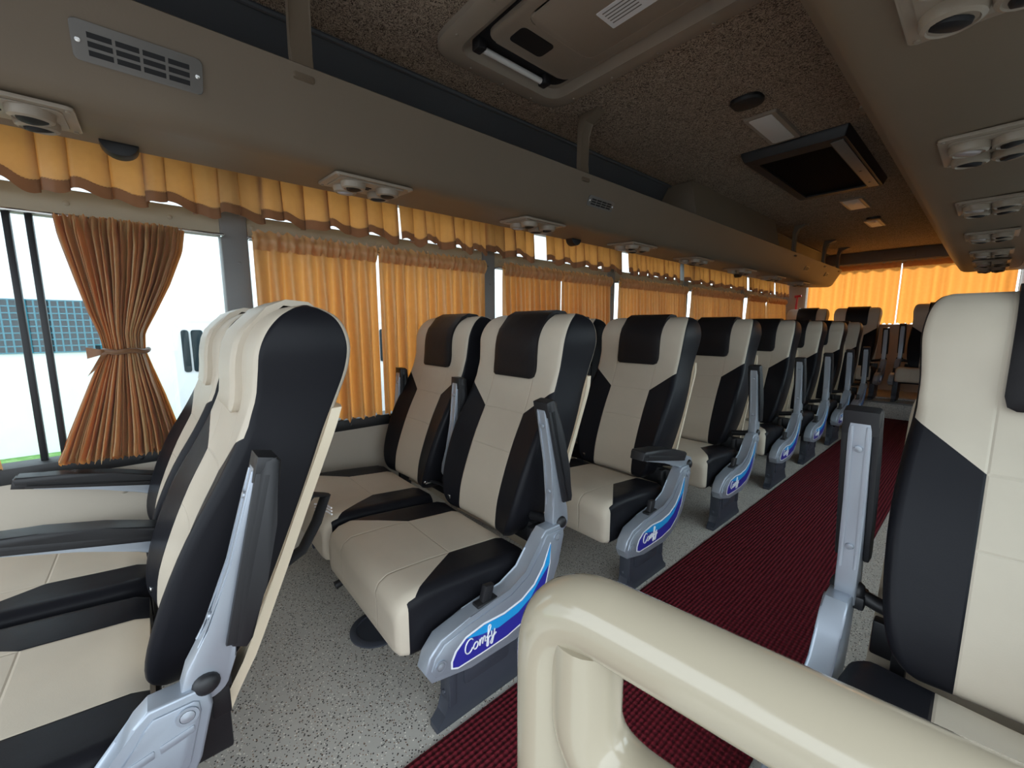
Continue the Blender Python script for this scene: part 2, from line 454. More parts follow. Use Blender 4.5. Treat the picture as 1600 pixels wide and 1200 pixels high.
rackR = rack('overhead_rack', rprof, -0.9, 6.28, 'beige overhead luggage rack over the single seat, its underside facing down', -1)
def strut(t, y, x, top):
    mm = MB(); ox, oy, oz = t.location
    s = 1 if x < CX else -1
    prof = [(x-0.004*s, LIPZ-0.035), (x-0.02*s, LIPZ+0.05), (x-0.022*s, top-0.09), (x+0.0*s, top-0.035), (x+0.075*s, top-0.012), (x+0.075*s, top)]
    prof2 = [(x-0.035*s, top), (x-0.048*s, top-0.06), (x-0.046*s, LIPZ+0.04), (x-0.034*s, LIPZ-0.035)]
    mm.prism([(a-ox, b-oz) for a, b in prof+prof2], xz, y-0.03, y+0.03, bev=0.006)
    mm.obj('strut', M['rack'], t)
for y in (0.41, 1.705, 5.10, 6.27, 6.98): strut(rackL, y, LIPX, ZC)
for y in (1.87, 3.18): strut(rackR, y, -0.368, ZC)
mm = MB(); mm.prism([(0.0-0.035, -0.035), (-0.10, ZC-LIPZ), (-0.40, ZC-LIPZ), (-0.40, -0.15), (-0.16, -0.15)], xz, 2.97, 4.72, bev=0.012)
o = mm.obj('cover_box', M['rack'], rackL); o['label'] = 'closed boxed-in cover standing on the rack'

# slotted grilles on the rack front
def slot_grille(y0, y1, cells, label):
    # front face of the rack runs from (-1.428,1.664) to (-1.335,1.85)
    a = Vector((-1.485, 0, 1.664)); b = Vector((LIPX, 0, LIPZ)); u = (b-a).normalized(); n = Vector((u.z, 0, -u.x))
    c = a+u*0.098; W = (y1-y0)/2; H = 0.040 if y1-y0 > 0.22 else 0.026
    t = thing('slotted_air_grille', (c.x, (y0+y1)/2, c.z), label, 'air grille', 'slotted grilles along the left rack')
    def P(p, q, d): return Vector((0, p, 0))+u*q+n*d
    mm = MB(); mm.prism(rounded([(-W, -H), (W, -H), (W, H), (-W, H)], 0.012), P, 0.001, 0.006, bev=0.0015)
    mm.obj('plate', M['grille_grey'], t)
    mm = MB(); iw = W*0.80; sw = 2*iw/cells
    for i in range(cells):
        for k in range(3):
            y = -iw+i*sw; z = H*0.52-k*H*0.44
            mm.box(0, 1, 0, 1, 0, 1) if False else mm.prism([(y+0.003, z-H*0.28), (y+sw-0.003, z-H*0.28), (y+sw-0.003, z), (y+0.003, z)], P, 0.004, 0.0068)
    mm.obj('slots', M['dark'], t)
    for s in (-1, 1):
        mm = MB(); q = P(s*W*0.91, 0, 0.005); mm.lathe([(0.006, 0), (0.005, 0.003), (0.001, 0.004)], q, n, 10); mm.obj('screw', M['chrome'], t)
slot_grille(-0.075, 0.166, 4, 'grey slotted air grille on the rack beside the first strut, largest in view')
slot_grille(1.775, 1.99, 4, 'small slotted air grille on the left rack, just past the second strut')
slot_grille(5.61, 5.75, 2, 'small slotted grille on the left rack below the fourth strut')
slot_grille(6.47, 6.62, 2, 'small slotted grille nearest the rear end of the left rack')

# air outlet panels under the racks
def vent_proto(label, group):
    t = thing('air_vent_panel', (0, 0, 0), label, 'air vent', group)
    mm = MB(); mm.prism(rounded([(-0.105, -0.145), (0.105, -0.145), (0.105, 0.145), (-0.105, 0.145)], 0.012), lambda a, b, z: Vector((a, b, -z)), -0.002, 0.007, bev=0.003)
    mm.prism(rounded([(-0.085, -0.122), (0.085, -0.122), (0.085, 0.122), (-0.085, 0.122)], 0.02), lambda a, b, z: Vector((a, b, -z)), 0.006, 0.011, bev=0.003)
    for sx in (-1, 1):
        for sy in (-1, 1): mm.lathe([(0.005, 0.006), (0.005, 0.010)], (sx*0.092, sy*0.132, 0), (0, 0, -1), 8)
    mm.obj('plate', M['vent'], t)
    for sx in (-1, 1):
        for sy in (-1, 1):
            mm = MB(); mm.lathe([(0.043, 0.008), (0.043, 0.02), (0.040, 0.030), (0.033, 0.034), (0.031, 0.031)], (sx*0.042, sy*0.065, 0), (0, 0, -1), 24)
            rg = mm.obj('nozzle', M['vent'], t)
            mm = MB(); mm.lathe([(0.032, 0.024), (0.031, 0.031), (0.022, 0.036), (0.008, 0.037)], (sx*0.042, sy*0.065, 0), Vector((0.25*sx, 0.2, -1)), 20)
            mm.obj('flap', M['dark'] if (sx+2*sy) in (3, 1, -1) else M['nozzle_grey'], rg)
    mm = MB(); mm.prism(rounded([(-0.012, -0.012), (0.0, -0.012), (0.0, 0.012), (-0.012, 0.012)], 0.004), lambda a, b, z: Vector((a, b, -z)), 0.010, 0.013)
    mm.prism(rounded([(0.012, -0.012), (0.024, -0.012), (0.024, 0.012), (0.012, 0.012)], 0.004), lambda a, b, z: Vector((a, b, -z)), 0.010, 0.013)
    mm.obj('button', M['dark'], t)
    return t
ORD = ['first', 'second', 'third', 'fourth', 'fifth', 'sixth', 'seventh', 'eighth', 'ninth']
vp = vent_proto('', 'air vents under the left rack')
for i, y in enumerate((-0.235, 0.675, 1.56, 2.48, 3.35, 4.29, 5.15, 6.07)):
    v = vp if i == 0 else copy_tree(vp)
    v.location = (-1.625, y, 1.6325); v.rotation_euler = (0, math.radians(4), 0)
    v['label'] = 'four-nozzle air vent panel under the left rack, %s from the front' % ORD[i]
    v['category'] = 'air vent'; v['group'] = 'air vents under the left rack'
for i, y in enumerate((0.985, 1.90, 2.82, 3.73, 4.62, 5.28, 5.86)):
    v = copy_tree(vp)
    v.location = (-0.052, y, 1.628); v.rotation_euler = (0, 0, 0)
    v['label'] = 'four-nozzle air vent panel under the right rack, %s from the front' % ORD[i]
    v['category'] = 'air vent'; v['group'] = 'air vents under the right rack'
for y, lab in ((-0.018, 'black half-round cup fitting under the left rack above the tied curtain'), (2.08, 'small black half-round fitting under the left rack past a valance gap'), (4.70, 'tiny black half-round fitting under the left rack near the rear')):
    mm = MB(); prof = [(0.045*math.cos(a), 0.045*math.sin(a)*0.9) for a in [PI+PI*k/14 for k in range(15)]]
    mm.prism([(a, b) for a, b in prof], yz, -0.028, 0.028, bev=0.006)
    tag(mm.obj('half_round_fitting', M['black_plastic'], loc=(-1.795, y, 1.647)), lab, 'fitting', 'black fittings under the left rack')

# ------------------------------------------------------------------ ceiling fittings
def rrect(x0, x1, y0, y1, r): return rounded([(x0, y0), (x1, y0), (x1, y1), (x0, y1)], r, 6)
def ring_prism(mm, outer, inner, z0o, z0i, ztop):
    """a frame between two outlines with the same vertex count, its rim sloping from z0o to z0i"""
    mm.loft([[(a, b, ztop) for a, b in outer], [(a, b, z0o) for a, b in outer],
             [(p[0]*0.8+q[0]*0.2, p[1]*0.8+q[1]*0.2, z0o-0.008) for p, q in zip(outer, inner)],
             [(a, b, z0i) for a, b in inner], [(a, b, ztop) for a, b in inner]], True, False, False)
HX, HY = -0.905, 1.19
t = thing('roof_hatch', (HX, HY, ZC), 'beige roof hatch with rounded frame in the ceiling', 'roof hatch')
W, D = 0.55, 0.335
mm = MB(); ring_prism(mm, rrect(-W, W, -D, D, 0.12), rrect(-W+0.075, W-0.075, -D+0.075, D-0.075, 0.07), -0.022, -0.03, 0.0)
for s in (-1, 1):
    for q in (-0.4, -0.2, 0, 0.2, 0.4): mm.lathe([(0.007, 0.02), (0.005, 0.034)], (q, s*(D-0.03), 0), (0, 0, -1), 8)
    for q in (-0.16, 0.0, 0.16): mm.lathe([(0.007, 0.02), (0.005, 0.034)], (s*(W-0.03), q, 0), (0, 0, -1), 8)
mm.obj('frame', M['hatch'], t)
mm = MB(); mm.loft([[(a, b, -0.03) for a, b in rrect(-W+0.075, W-0.075, -D+0.075, D-0.075, 0.07)], [(a, b, -0.004) for a, b in rrect(-W+0.10, W-0.10, -D+0.10, D-0.10, 0.05)]], True, False, True)
mm.obj('well', M['hatch'], t)
mm = MB(); mm.prism(rrect(-W+0.13, W-0.15, -D+0.11, D-0.13, 0.05), lambda a, b, z: Vector((a, b, -z)), 0.004, 0.012); mm.obj('gasket', M['dark'], t)
mm = MB(); mm.prism(rrect(-W+0.20, W-0.16, -D+0.115, D-0.14, 0.05), lambda a, b, z: Vector((a, b, -z)), 0.006, 0.026, bev=0.006)
mm.prism(rrect(-W+0.36, W-0.22, -D+0.16, D-0.19, 0.04), lambda a, b, z: Vector((a, b, -z)), 0.024, 0.034, bev=0.008)
lid = mm.obj('lid', M['hatch'], t)
mm = MB(); mm.prism(rrect(-W+0.245, -W+0.325, -0.155, 0.0, 0.02), lambda a, b, z: Vector((a, b, -z)), 0.025, 0.028); mm.obj('finger_slot', M['dark'], lid)
mm = MB(); mm.prism(rrect(-0.026, 0.144, -0.025, 0.07, 0.004), lambda a, b, z: Vector((a, b, -z)), 0.0335, 0.0352)
st_ = mm.obj('notice_sticker', M['white'], lid); st_['label'] = 'white paper notice sticker'
mm = MB()
for k in range(5): mm.prism([(-0.011, -0.012+k*0.014), (0.094, -0.012+k*0.014), (0.094, -0.008+k*0.014), (-0.011, -0.008+k*0.014)], lambda a, b, z: Vector((a, b, -z)), 0.0351, 0.036)
mm.obj('print', M['grey'], st_)
mm = MB(); mm.prism([(0.106, -0.01), (0.134, -0.01), (0.134, 0.02), (0.106, 0.02)], lambda a, b, z: Vector((a, b, -z)), 0.0351, 0.036); mm.obj('print', M['red'], st_)
mm = MB(); mm.tube([(-0.40, -0.19, -0.032), (-0.40, 0.10, -0.032)], 0.011, 12); hb = mm.obj('latch_bar', M['lamp'], t)
for yy in (-0.21, 0.12):
    mm = MB(); mm.box(-0.42, -0.375, yy-0.018, yy+0.018, -0.045, -0.004, 0.006); mm.obj('bracket', M['black_plastic'], hb)

t = thing('ceiling_air_intake', (-0.832, 3.345, ZC), 'large black finned air intake grille on the ceiling', 'air intake')
mm = MB(); a0 = rrect(-0.258, 0.258, -0.585, 0.585, 0.01); b0 = rrect(-0.19, 0.165, -0.47, 0.50, 0.01)
mm.loft([[(a, b, 0) for a, b in a0], [(a, b, -0.012) for a, b in a0], [(a*0.94+b*0, b*0.97, -0.052) for a, b in a0], [(a, b, -0.055) for a, b in b0], [(a, b, -0.03) for a, b in b0]], True, False, False)
mm.obj('frame', M['bar'], t)
mm = MB(); mm.prism(b0, lambda a, b, z: Vector((a, b, -z)), 0.01, 0.044); mm.obj('fin_grille', M['louver'], t)
mm = MB(); mm.prism([(0.170, -0.52), (0.228, -0.535), (0.228, 0.535), (0.170, 0.53)], lambda a, b, z: Vector((a, b, -z)), 0.050, 0.058, bev=0.002)
for y in (-0.3, 0.1, 0.4): mm.lathe([(0.006, 0.056), (0.006, 0.061)], (0.195, y, 0), (0, 0, -1), 8)
o = mm.obj('side_strip', M['grille_grey'], t)
def ceiling_lamp(x, y, hx, hy, label):
    t = thing('ceiling_lamp', (x, y, ZC), label, 'ceiling lamp', 'unlit lamps along the ceiling')
    mm = MB(); ring_prism(mm, rrect(-hx, hx, -hy, hy, 0.012), rrect(-hx+0.022, hx-0.03, -hy+0.025, hy-0.025, 0.008), -0.004, -0.010, 0.0); mm.obj('frame', M['hatch'], t)
    mm = MB(); mm.prism(rrect(-hx+0.02, hx-0.028, -hy+0.022, hy-0.022, 0.008), lambda a, b, z: Vector((a, b, -z)), 0.002, 0.013, bev=0.004); mm.obj('diffuser', M['lamp'], t)
ceiling_lamp(-0.845, 2.53, 0.075, 0.205, 'long unlit ceiling lamp between black oval speaker and air intake')
ceiling_lamp(-0.85, 4.55, 0.075, 0.20, 'unlit ceiling lamp just behind the black air intake')
ceiling_lamp(-0.86, 5.52, 0.065, 0.19, 'rearmost unlit ceiling lamp with dark patch ahead of it')
for y, lab, sc in ((2.145, 'black oval ceiling speaker in front of the long lamp', 1.0), (5.26, 'small dark oval ceiling speaker by the rearmost lamp', 0.8)):
    mm = MB(); n = 28; r = [(0.066*sc*math.copysign(abs(math.cos(2*PI*k/n))**0.7, math.cos(2*PI*k/n)), 0.06*sc*math.copysign(abs(math.sin(2*PI*k/n))**0.7, math.sin(2*PI*k/n))) for k in range(n)]
    mm.loft([[(a*s, b*s, -z) for a, b in r] for s, z in ((1, 0), (1, 0.012), (0.9, 0.02), (0.4, 0.024))])
    tag(mm.obj('ceiling_speaker', M['black_plastic'], loc=(-0.835, y, ZC)), lab, 'speaker', 'speakers on the ceiling')

# ------------------------------------------------------------------ curtains
rnd = random.Random(7)
def pleats(n):
    ph = [0.0]
    for k in range(n): ph.append(ph[-1]+0.7+0.6*rnd.random())
    tot = ph[-1]; return [p/tot for p in ph]
def pleat_fn(n):
    ks = pleats(n); am = [0.7+0.6*rnd.random() for _ in range(n)]
    def f(u):
        u = min(max(u, 0), 0.99999)
        for i in range(n):
            if u < ks[i+1]: break
        t = (u-ks[i])/(ks[i+1]-ks[i]); return am[i]*math.sin(2*PI*t)
    return f
def curtain(name, y0, y1, z0, z1, npl, x, label, group, amp=0.022, yshift=None, axis='y', mats=None, lean=0.0):
    f = pleat_fn(npl); f2 = pleat_fn(npl*2); f3 = pleat_fn(npl)
    t = thing(name, (x, (y0+y1)/2, z0) if axis == 'y' else ((y0+y1)/2, x, z0), label, 'curtain', group)
    H = z1-z0; yc = (y0+y1)/2; hw = (y1-y0)/2
    def P(u, v):
        top = max(0.0, (v-0.90)/0.10); bot = max(0.0, (0.06-v)/0.06)
        a = amp*(1-0.6*top)
        d = a*(f(u)*(0.55+0.45*min(1, (1-v)*3))+0.25*f3(u)*(1-v))+0.25*amp*f2(u)*(top+0.7*bot)
        yy = (2*u-1)*hw+0.35*a*f(u+0.5/npl)*0.6+lean*(1-v)*(2*u-1)
        zz = v*H+0.006*top*f2(u)+0.010*bot*f2(u)
        return (d, yy, zz) if axis == 'y' else (yy, d, zz)
    mm = MB(); mm.keep = True; mm.grid(P, npl*9, 26); mm.obj('cloth', mats or M['curtain'], t, ang=80)
    # stitched heading
    def Q(u, v):
        a = amp*0.5; d = a*f(u)*0.4+0.22*amp*f2(u)*(0.4+abs(2*v-1))+(0.021 if axis == 'y' else -0.021)*(0.25+math.sin(PI*v))
        yy = (2*u-1)*hw; zz = H-0.060+0.082*v+0.009*f2(u+0.3/npl)*v
        return (d, yy, zz) if axis == 'y' else (yy, d-0.0, zz)
    mm = MB(); mm.keep = True; mm.grid(Q, npl*12, 7); mm.obj('gathered_heading', mats or M['curtain'], t, ang=80)
    return t
CXW = XL+0.047
ZB, ZT = SILL+0.006, 1.488
G1 = 'orange curtains drawn over the left windows'
specs = [
 (0.205, 0.72, 8, 'orange curtain drawn right behind the first grey pillar, its deep folds bunched toward the rear', 0.036),
 (0.735, 1.385, 11, 'brightly backlit orange curtain above the second seat unit, just before the second grey pillar', 0.033),
 (1.525, 2.05, 12, 'orange curtain right behind the second grey pillar, white slit at its front edge', 0.031),
 (2.06, 2.63, 13, 'orange curtain just before the third grey pillar', 0.031),
 (2.738, 3.305, 12, 'orange curtain right behind the third grey pillar', 0.031),
 (3.31, 3.875, 12, 'orange curtain just before the fourth grey pillar', 0.031),
 (3.975, 4.655, 12, 'orange curtain right behind the fourth grey pillar', 0.031),
 (4.66, 5.28, 12, 'orange curtain just before the fifth grey pillar', 0.031),
 (5.437, 6.07, 11, 'orange curtain right behind the fifth grey pillar', 0.031),
 (6.12, 6.90, 12, 'rearmost orange curtain on the left wall, next to the red hammer', 0.031)]
for y0, y1, n, lab, am in specs: curtain('window_curtain', LY(y0), LY(y1), ZB, ZT, n, CXW, lab, G1, am)
curtain('window_curtain', LY(-1.05), LY(-0.60), ZB, ZT, 9, CXW, 'corner of a curtain cut by the left picture edge, at the front window', None, 0.02, lean=0.075)
# tied curtain
def tied(label):
    x0 = CXW; t = thing('tied_curtain', (x0, LY(-0.2), ZB), label, 'curtain'); H = 1.474-ZB
    tab = [(0.0, -0.415, -0.075), (0.10, -0.385, -0.085), (0.25, -0.335, -0.112), (0.38, -0.292, -0.140), (0.455, -0.266, -0.155), (0.53, -0.272, -0.150), (0.62, -0.292, -0.112), (0.75, -0.315, -0.06), (0.90, -0.340, -0.012), (1.0, -0.352, 0.002)]
    for li, (off, fr) in enumerate(((0.0, (0, 1)), (0.03, (0.02, 0.99)), (0.012, (0.05, 0.96)), (0.05, (0.16, 0.95)))):
        f = pleat_fn(15); f2 = pleat_fn(28)
        def P(u, v):
            ya, yb = lerp(tab, v); uu = fr[0]+(fr[1]-fr[0])*u
            pin = math.exp(-((v-0.455)/0.10)**2); top = max(0, (v-0.93)/0.07); bot = max(0, (0.07-v)/0.07)
            a = (0.020+0.010*(1-v))*(1-0.35*pin)*(1-0.5*top)
            bul = 0.035*math.sin(PI*uu)*(0.5+pin)
            d = a*f(u)+bul+off*(1-0.5*top)*(1-0.6*pin)+0.006*f2(u)*(top+bot)
            return (d, ya+(yb-ya)*uu+0.2+0.3*a*f(u+0.03), v*H+0.012*(bot+0.5*top)*f2(u)-0.0)
        mm = MB(); mm.keep = True; mm.grid(P, 150, 44); mm.obj('cloth', M['curtain'], t, ang=80)
    mm = MB(); zt = 0.455*H; pts = []
    for k in range(24):
        a = 2*PI*k/24; pts.append((0.045+0.062*math.cos(a), -0.012+0.064*math.sin(a), zt+0.003*math.sin(5*a)))
    mm.tube(pts, 0.009, 8, closed=True); tb = mm.obj('tie_band', M['hem'], t)
    mm = MB(); mm.keep = True
    for dy, dz, k in ((-0.050, -0.004, 0), (-0.045, -0.075, 1)):
        mm.grid(lambda u, v: (0.085+0.012*math.sin(5*u+k), -0.06+dy*u+0.02*(v-0.5)*k, zt+dz*u+(0.014*u+0.006)*(v-0.5)*(2-k)), 8, 4)
    mm.obj('bow', M['hem'], tb, ang=80)
tied('golden curtain tied in the middle like an hourglass at the front window')
# chrome rods
G2 = 'chrome rods carrying the left curtains'
for i in range(6):
    y0, y1 = PIL[i]+0.045, (PIL[i+1] if i < 5 else LY(6.90))-0.045
    mm = MB(); mm.tube([(0, 0, 0), (0, y1-y0, 0)], 0.0055, 8)
    for y in (0.0, y1-y0): mm.tube([(-0.04, y-0.0, 0.0), (0, y, 0)], 0.006, 8)
    tag(mm.obj('curtain_rod', M['chrome'], loc=(CXW+0.005, y0, 1.475)), ['thin chrome rod holding the tied curtain', 'thin chrome curtain rod between first and second grey pillar', 'thin chrome curtain rod between second and third grey pillar', 'thin chrome curtain rod between third and fourth grey pillar', 'thin chrome curtain rod between fourth and fifth grey pillar', 'thin chrome curtain rod behind the fifth grey pillar'][i], 'curtain rod', G2)
# valances
def valance(y0, y1, n, label, bow=0.0):
    f = pleat_fn(n); g = pleat_fn(max(2, n//2)); x0 = XL+0.075
    y0, y1 = LY(y0), LY(y1)
    t = thing('valance', (x0, (y0+y1)/2, 1.544), label, 'valance', 'orange valances under the left rack')
    yc = (y0+y1)/2; hw = (y1-y0)/2; H = 1.80-1.544
    def edge(u): return 0.012*g(u)+0.004*f(u)
    K = [(0.0, 0.0, 0.0), (0.42, 0.5, 0.006), (0.78, 1.0, 0.002), (0.89, 0.80, -0.010), (1.0, 1.0, -0.004)]
    ks = pleats(n)
    def P(u, v):
        u = min(max(u, 0), 0.99999); i = 0
        while u >= ks[i+1]: i += 1
        t = (u-ks[i])/(ks[i+1]-ks[i]); p, d = lerp(K, t); wd = ks[i+1]-ks[i]
        return (d*(1.5-0.6*v)+0.012*(1-v)*g(u)+0.02*(1-v), (2*(ks[i]+p*wd)-1)*hw+0.004*(1-v)*g(u+0.3), v*H+edge(u)*(1-v)+0.006*(1-v)*math.cos(2*PI*t))
    mm = MB(); mm.keep = True; mm.grid(lambda u, v: P(u, 0.15+0.85*v), n*16, 10); mm.obj('cloth', M['curtain'], t, ang=80)
    mm = MB(); mm.keep = True; mm.grid(lambda u, v: P(u, 0.16*v), n*16, 5); mm.obj('hem', M['hem'], t, ang=80)
for y0, y1, n, lab in ((-1.3, -0.645, 5, 'orange valance running out of the left picture edge'), (-0.655, -0.10, 6, 'orange valance with wide pleats above the tied curtain'), (-0.11, 0.25, 5, 'short orange valance with a hemmed front edge, over the first grey pillar'),
    (0.24, 0.83, 7, 'orange valance below the second air vent panel'), (0.835, 1.375, 9, 'orange valance over the second grey pillar, front piece'), (1.365, 1.76, 5, 'short orange valance just before the widest white gap'),
    (1.865, 2.72, 11, 'orange valance between the first and second white gaps'), (2.80, 3.66, 13, 'orange valance between the second and third white gaps'), (3.73, 5.30, 13, 'orange valance behind the third white gap'), (5.34, 6.24, 10, 'orange valance second from the rear corner'), (6.27, 6.88, 8, 'rearmost orange valance, by the rear corner pillar')):
    valance(y0, y1, n, lab)
# rear curtains
for x0, x1, lab in ((-1.895, -0.868, 'wide glowing orange rear window curtain left of the centre slit'), (-0.855, 0.145, 'wide glowing orange rear window curtain right of the centre slit')):
    curtain('rear_curtain', x0, x1, RZ0+0.005, 1.945, 7, YR-0.05, lab, 'curtains over the rear window', 0.028, axis='x')
mm = MB(); mm.tube([(RX0, YR-0.045, 1.94), (RX1, YR-0.045, 1.94)], 0.007, 8); tag(mm.obj('rear_curtain_rod', M['chrome']), 'pale rod above the rear window curtains', 'curtain rod')
# emergency hammer
t = thing('emergency_hammer', (-1.995, 7.53, 1.30), 'red emergency hammer fixed on the rear corner pillar', 'hammer')
mm = MB(); mm.tube([(0, 0, 0), (0.0, 0, 0.12), (0.004, 0, 0.25)], [0.016, 0.014, 0.012], 10); mm.obj('handle', M['red'], t)
mm = MB(); mm.tube([(-0.03, 0, 0.25), (0.055, 0, 0.262)], [0.02, 0.016], 10); mm.obj('head', M['red'], t)

# front window's sliding-frame bars
for y, lab in ((-0.450, 'black upright window bar further from the tied curtain'), (-0.402, 'black upright window bar nearer the tied curtain')):
    mm = MB(); mm.box(-0.012, 0.012, -0.009, 0.009, 0.0, HEAD-SILL+0.005, 0.003); tag(mm.obj('window_bar', M['bar'], loc=(XL-0.03, LY(y), SILL-0.002)), lab, 'window bar', 'upright bars in the front window')

# ------------------------------------------------------------------ seats
BACK = [  # z, front y, back y, half width, hollow of the middle (+ = set back)
 (0.360, -0.050, 0.045, 0.150, 0.010), (0.380, -0.080, 0.060, 0.182, 0.018), (0.420, -0.092, 0.078, 0.205, 0.031), (0.486, -0.084, 0.105, 0.222, 0.032),
 (0.585, -0.054, 0.145, 0.232, 0.034), (0.69, -0.010, 0.186, 0.237, 0.032), (0.79, 0.046, 0.226, 0.235, 0.024), (0.87, 0.086, 0.258, 0.229, 0.012),
 (0.945, 0.114, 0.290, 0.228, 0.000), (1.00, 0.122, 0.310, 0.232, -0.006), (1.05, 0.128, 0.318, 0.236, -0.006), (1.09, 0.145, 0.312, 0.234, -0.006),
 (1.12, 0.170, 0.296, 0.228, -0.004), (1.138, 0.198, 0.270, 0.218, -0.002), (1.144, 0.215, 0.254, 0.208, -0.001), (1.147, 0.230, 0.242, 0.198, 0.0)]
def ring_rect(w, y0, y1, rf, rb, hol, nf=12, nc=5):
    """closed loop: front edge from -w to w, right side, back, left side; returns points and side tags"""
    pts = []; D = y1-y0; rf = min(rf, D*0.45, w*0.45); rb = min(rb, D*0.45, w*0.45)
    def hollow(x): return hol*(1-min(1.0, abs(x)/(w-rf*0.5))**2.2)
    for k in range(nf+1):
        x = -(w-rf)+2*(w-rf)*k/nf; pts.append((x, y0+hollow(x), 'f'))
    for k in range(1, nc+1):
        a = -PI/2+PI/2*k/nc; pts.append((w-rf+rf*math.cos(a), y0+rf+rf*math.sin(a), 'f' if k < nc-1 else 's'))
    for k in range(0, nc+1):
        a = PI/2*k/nc; pts.append((w-rb+rb*math.cos(a), y1-rb+rb*math.sin(a), 's' if k < 1 else 'b'))
    for k in range(0, nc+1):
        a = PI/2+PI/2*k/nc; pts.append((-(w-rb)+rb*math.cos(a), y1-rb+rb*math.sin(a), 'b' if k < nc else 's'))
    for k in range(0, nc):
        a = PI+PI/2*k/nc; pts.append((-(w-rf)+rf*math.cos(a), y0+rf+rf*math.sin(a), 's' if k < 2 else 'f'))
    return pts
def smooth_rows(tab, n):
    """Catmull-Rom through the stations"""
    out = []
    for i in range(len(tab)-1):
        p0, p1, p2, p3 = tab[max(i-1, 0)], tab[i], tab[i+1], tab[min(i+2, len(tab)-1)]
        k = 5 if i > 8 or i < 2 else 3
        for q in range(k):
            t = q/k; out.append(tuple(0.5*(2*b+(c-a)*t+(2*a-5*b+4*c-d)*t*t+(3*b-a-3*c+d)*t**3) for a, b, c, d in zip(p0, p1, p2, p3)))
    out.append(tab[-1]); return out
def back_mesh():
    mm = MB(); rings = []; uvs = []; tags = None
    for z, yf, yb, hw, hol in smooth_rows(BACK, 0):
        p = ring_rect(hw, yf, yb, 0.024 if z < 0.9 else 0.018, 0.018, hol); tags = [q[2] for q in p]
        rings.append([(x, y, z) for x, y, _ in p]); uvs.append([(x, z) for x, y, _ in p])
    mi = {'f': 0, 's': 1, 'b': 2}
    n = len(tags)
    def mf(i, j): return mi[tags[j]] if tags[j] == tags[(j+1) % n] or tags[j] == 's' else mi['s'] if tags[(j+1) % n] == 's' else mi[tags[j]]
    mm.loft(rings, mfn=mf, uvs=uvs)
    return mm.data('backrest', [M['back'], M['black_vinyl'], M['cream_vinyl']], 60)
def flap_mesh(mt):
    mm = MB(); path = []
    def front(z, x):
        yf, yb, hw, hol = lerp(BACK, z); return yf+hol*(1-min(1, abs(x)/(hw-0.017))**2.2)
    zs = [0.908, 0.915, 0.935, 0.97, 1.0, 1.03, 1.06, 1.09, 1.115, 1.132]
    n = 12; rings_o = []; rings_i = []
    hw = 0.113
    for i, z in enumerate(zs):
        w_ = hw-(0.018 if i == 0 else 0.005 if i == 1 else 0.0)
        xs = [-w_+2*w_*k/n for k in range(n+1)]
        rings_o.append([(x, front(z, x)-0.012-(0.006 if 0 < i < 9 and 0 < k < n else 0), z+(-0.0 if i < 9 else 0.012)) for k, x in enumerate(xs)])
        rings_i.append([(x, front(z, x)+0.004, z) for x in xs])
    for y, z in ((0.215, 1.160), (0.262, 1.156), (0.305, 1.12)):
        xs = [-hw+2*hw*k/n for k in range(n+1)]
        rings_o.append([(x, y, z+0.002) for x in xs]); rings_i.append([(x, y-0.006, z-0.012) for x in xs])
    rings = [o+i[::-1] for o, i in zip(rings_o, rings_i)]
    mm.loft(rings); return mm.data('headrest_flap', mt, 50)
def shell_mesh():
    mm = MB(); rings = []
    for z in [0.30+0.615*k/18 for k in range(19)]:
        yf, yb, hw, hol = lerp(BACK, max(z, 0.42)); yb = lerp(BACK, z)[1] if z > 0.36 else 0.045-(0.36-z)*0.45
        w_ = 0.244; e = 0.003
        if z > 0.87: w_ -= (z-0.87)*0.25
        rings.append([(-w_, yb-0.012, z), (-w_+0.004, yb+0.012, z), (-w_*0.85, yb+0.020, z), (0, yb+0.024, z), (w_*0.85, yb+0.020, z), (w_-0.004, yb+0.012, z), (w_, yb-0.012, z), (w_-0.008, yb-0.008, z), (0, yb+e, z), (-w_+0.008, yb-0.008, z)])
    mm.loft(rings); return mm.data('back_shell', M['shell'], 50)
def cushion_mesh():
    mm = MB(); rings = []; uvs = []
    tab = [(-0.528, 0.285, 0.345, 0.205), (-0.530, 0.262, 0.372, 0.222), (-0.520, 0.250, 0.394, 0.231), (-0.495, 0.242, 0.409, 0.236), (-0.455, 0.242, 0.416, 0.238), (-0.38, 0.245, 0.413, 0.238), (-0.28, 0.25, 0.404, 0.237), (-0.18, 0.25, 0.394, 0.236), (-0.115, 0.255, 0.388, 0.232), (-0.088, 0.262, 0.378, 0.225)]
    rows = []
    for a, b in zip(tab, tab[1:]):
        k = max(1, int(abs(b[0]-a[0])/0.03))
        for q in range(k): t = q/k; rows.append(tuple(x+(y-x)*t for x, y in zip(a, b)))
    rows.append(tab[-1])
    for y, zb, zt, hw in rows:
        p = ring_rect(hw, -zt, -zb, 0.032, 0.02, 0.006 if y > -0.48 else -0.004)
        rings.append([(x, y, -b) for x, b, _ in p]); uvs.append([(x, (y+0.53)) for x, b, _ in p])
    mm.loft(rings, uvs=uvs); return mm.data('seat_cushion', [M['cushion']], 60)
PANEL = [(-0.495, 0.240), (-0.477, 0.205), (-0.36, 0.178), (-0.20, 0.176), (-0.12, 0.208), (-0.06, 0.27), (-0.022, 0.35), (0.0, 0.44), (-0.004, 0.468), (-0.02, 0.480), (-0.082, 0.480), (-0.102, 0.462), (-0.125, 0.42), (-0.162, 0.374), (-0.225, 0.344), (-0.36, 0.331), (-0.45, 0.312), (-0.482, 0.278)]
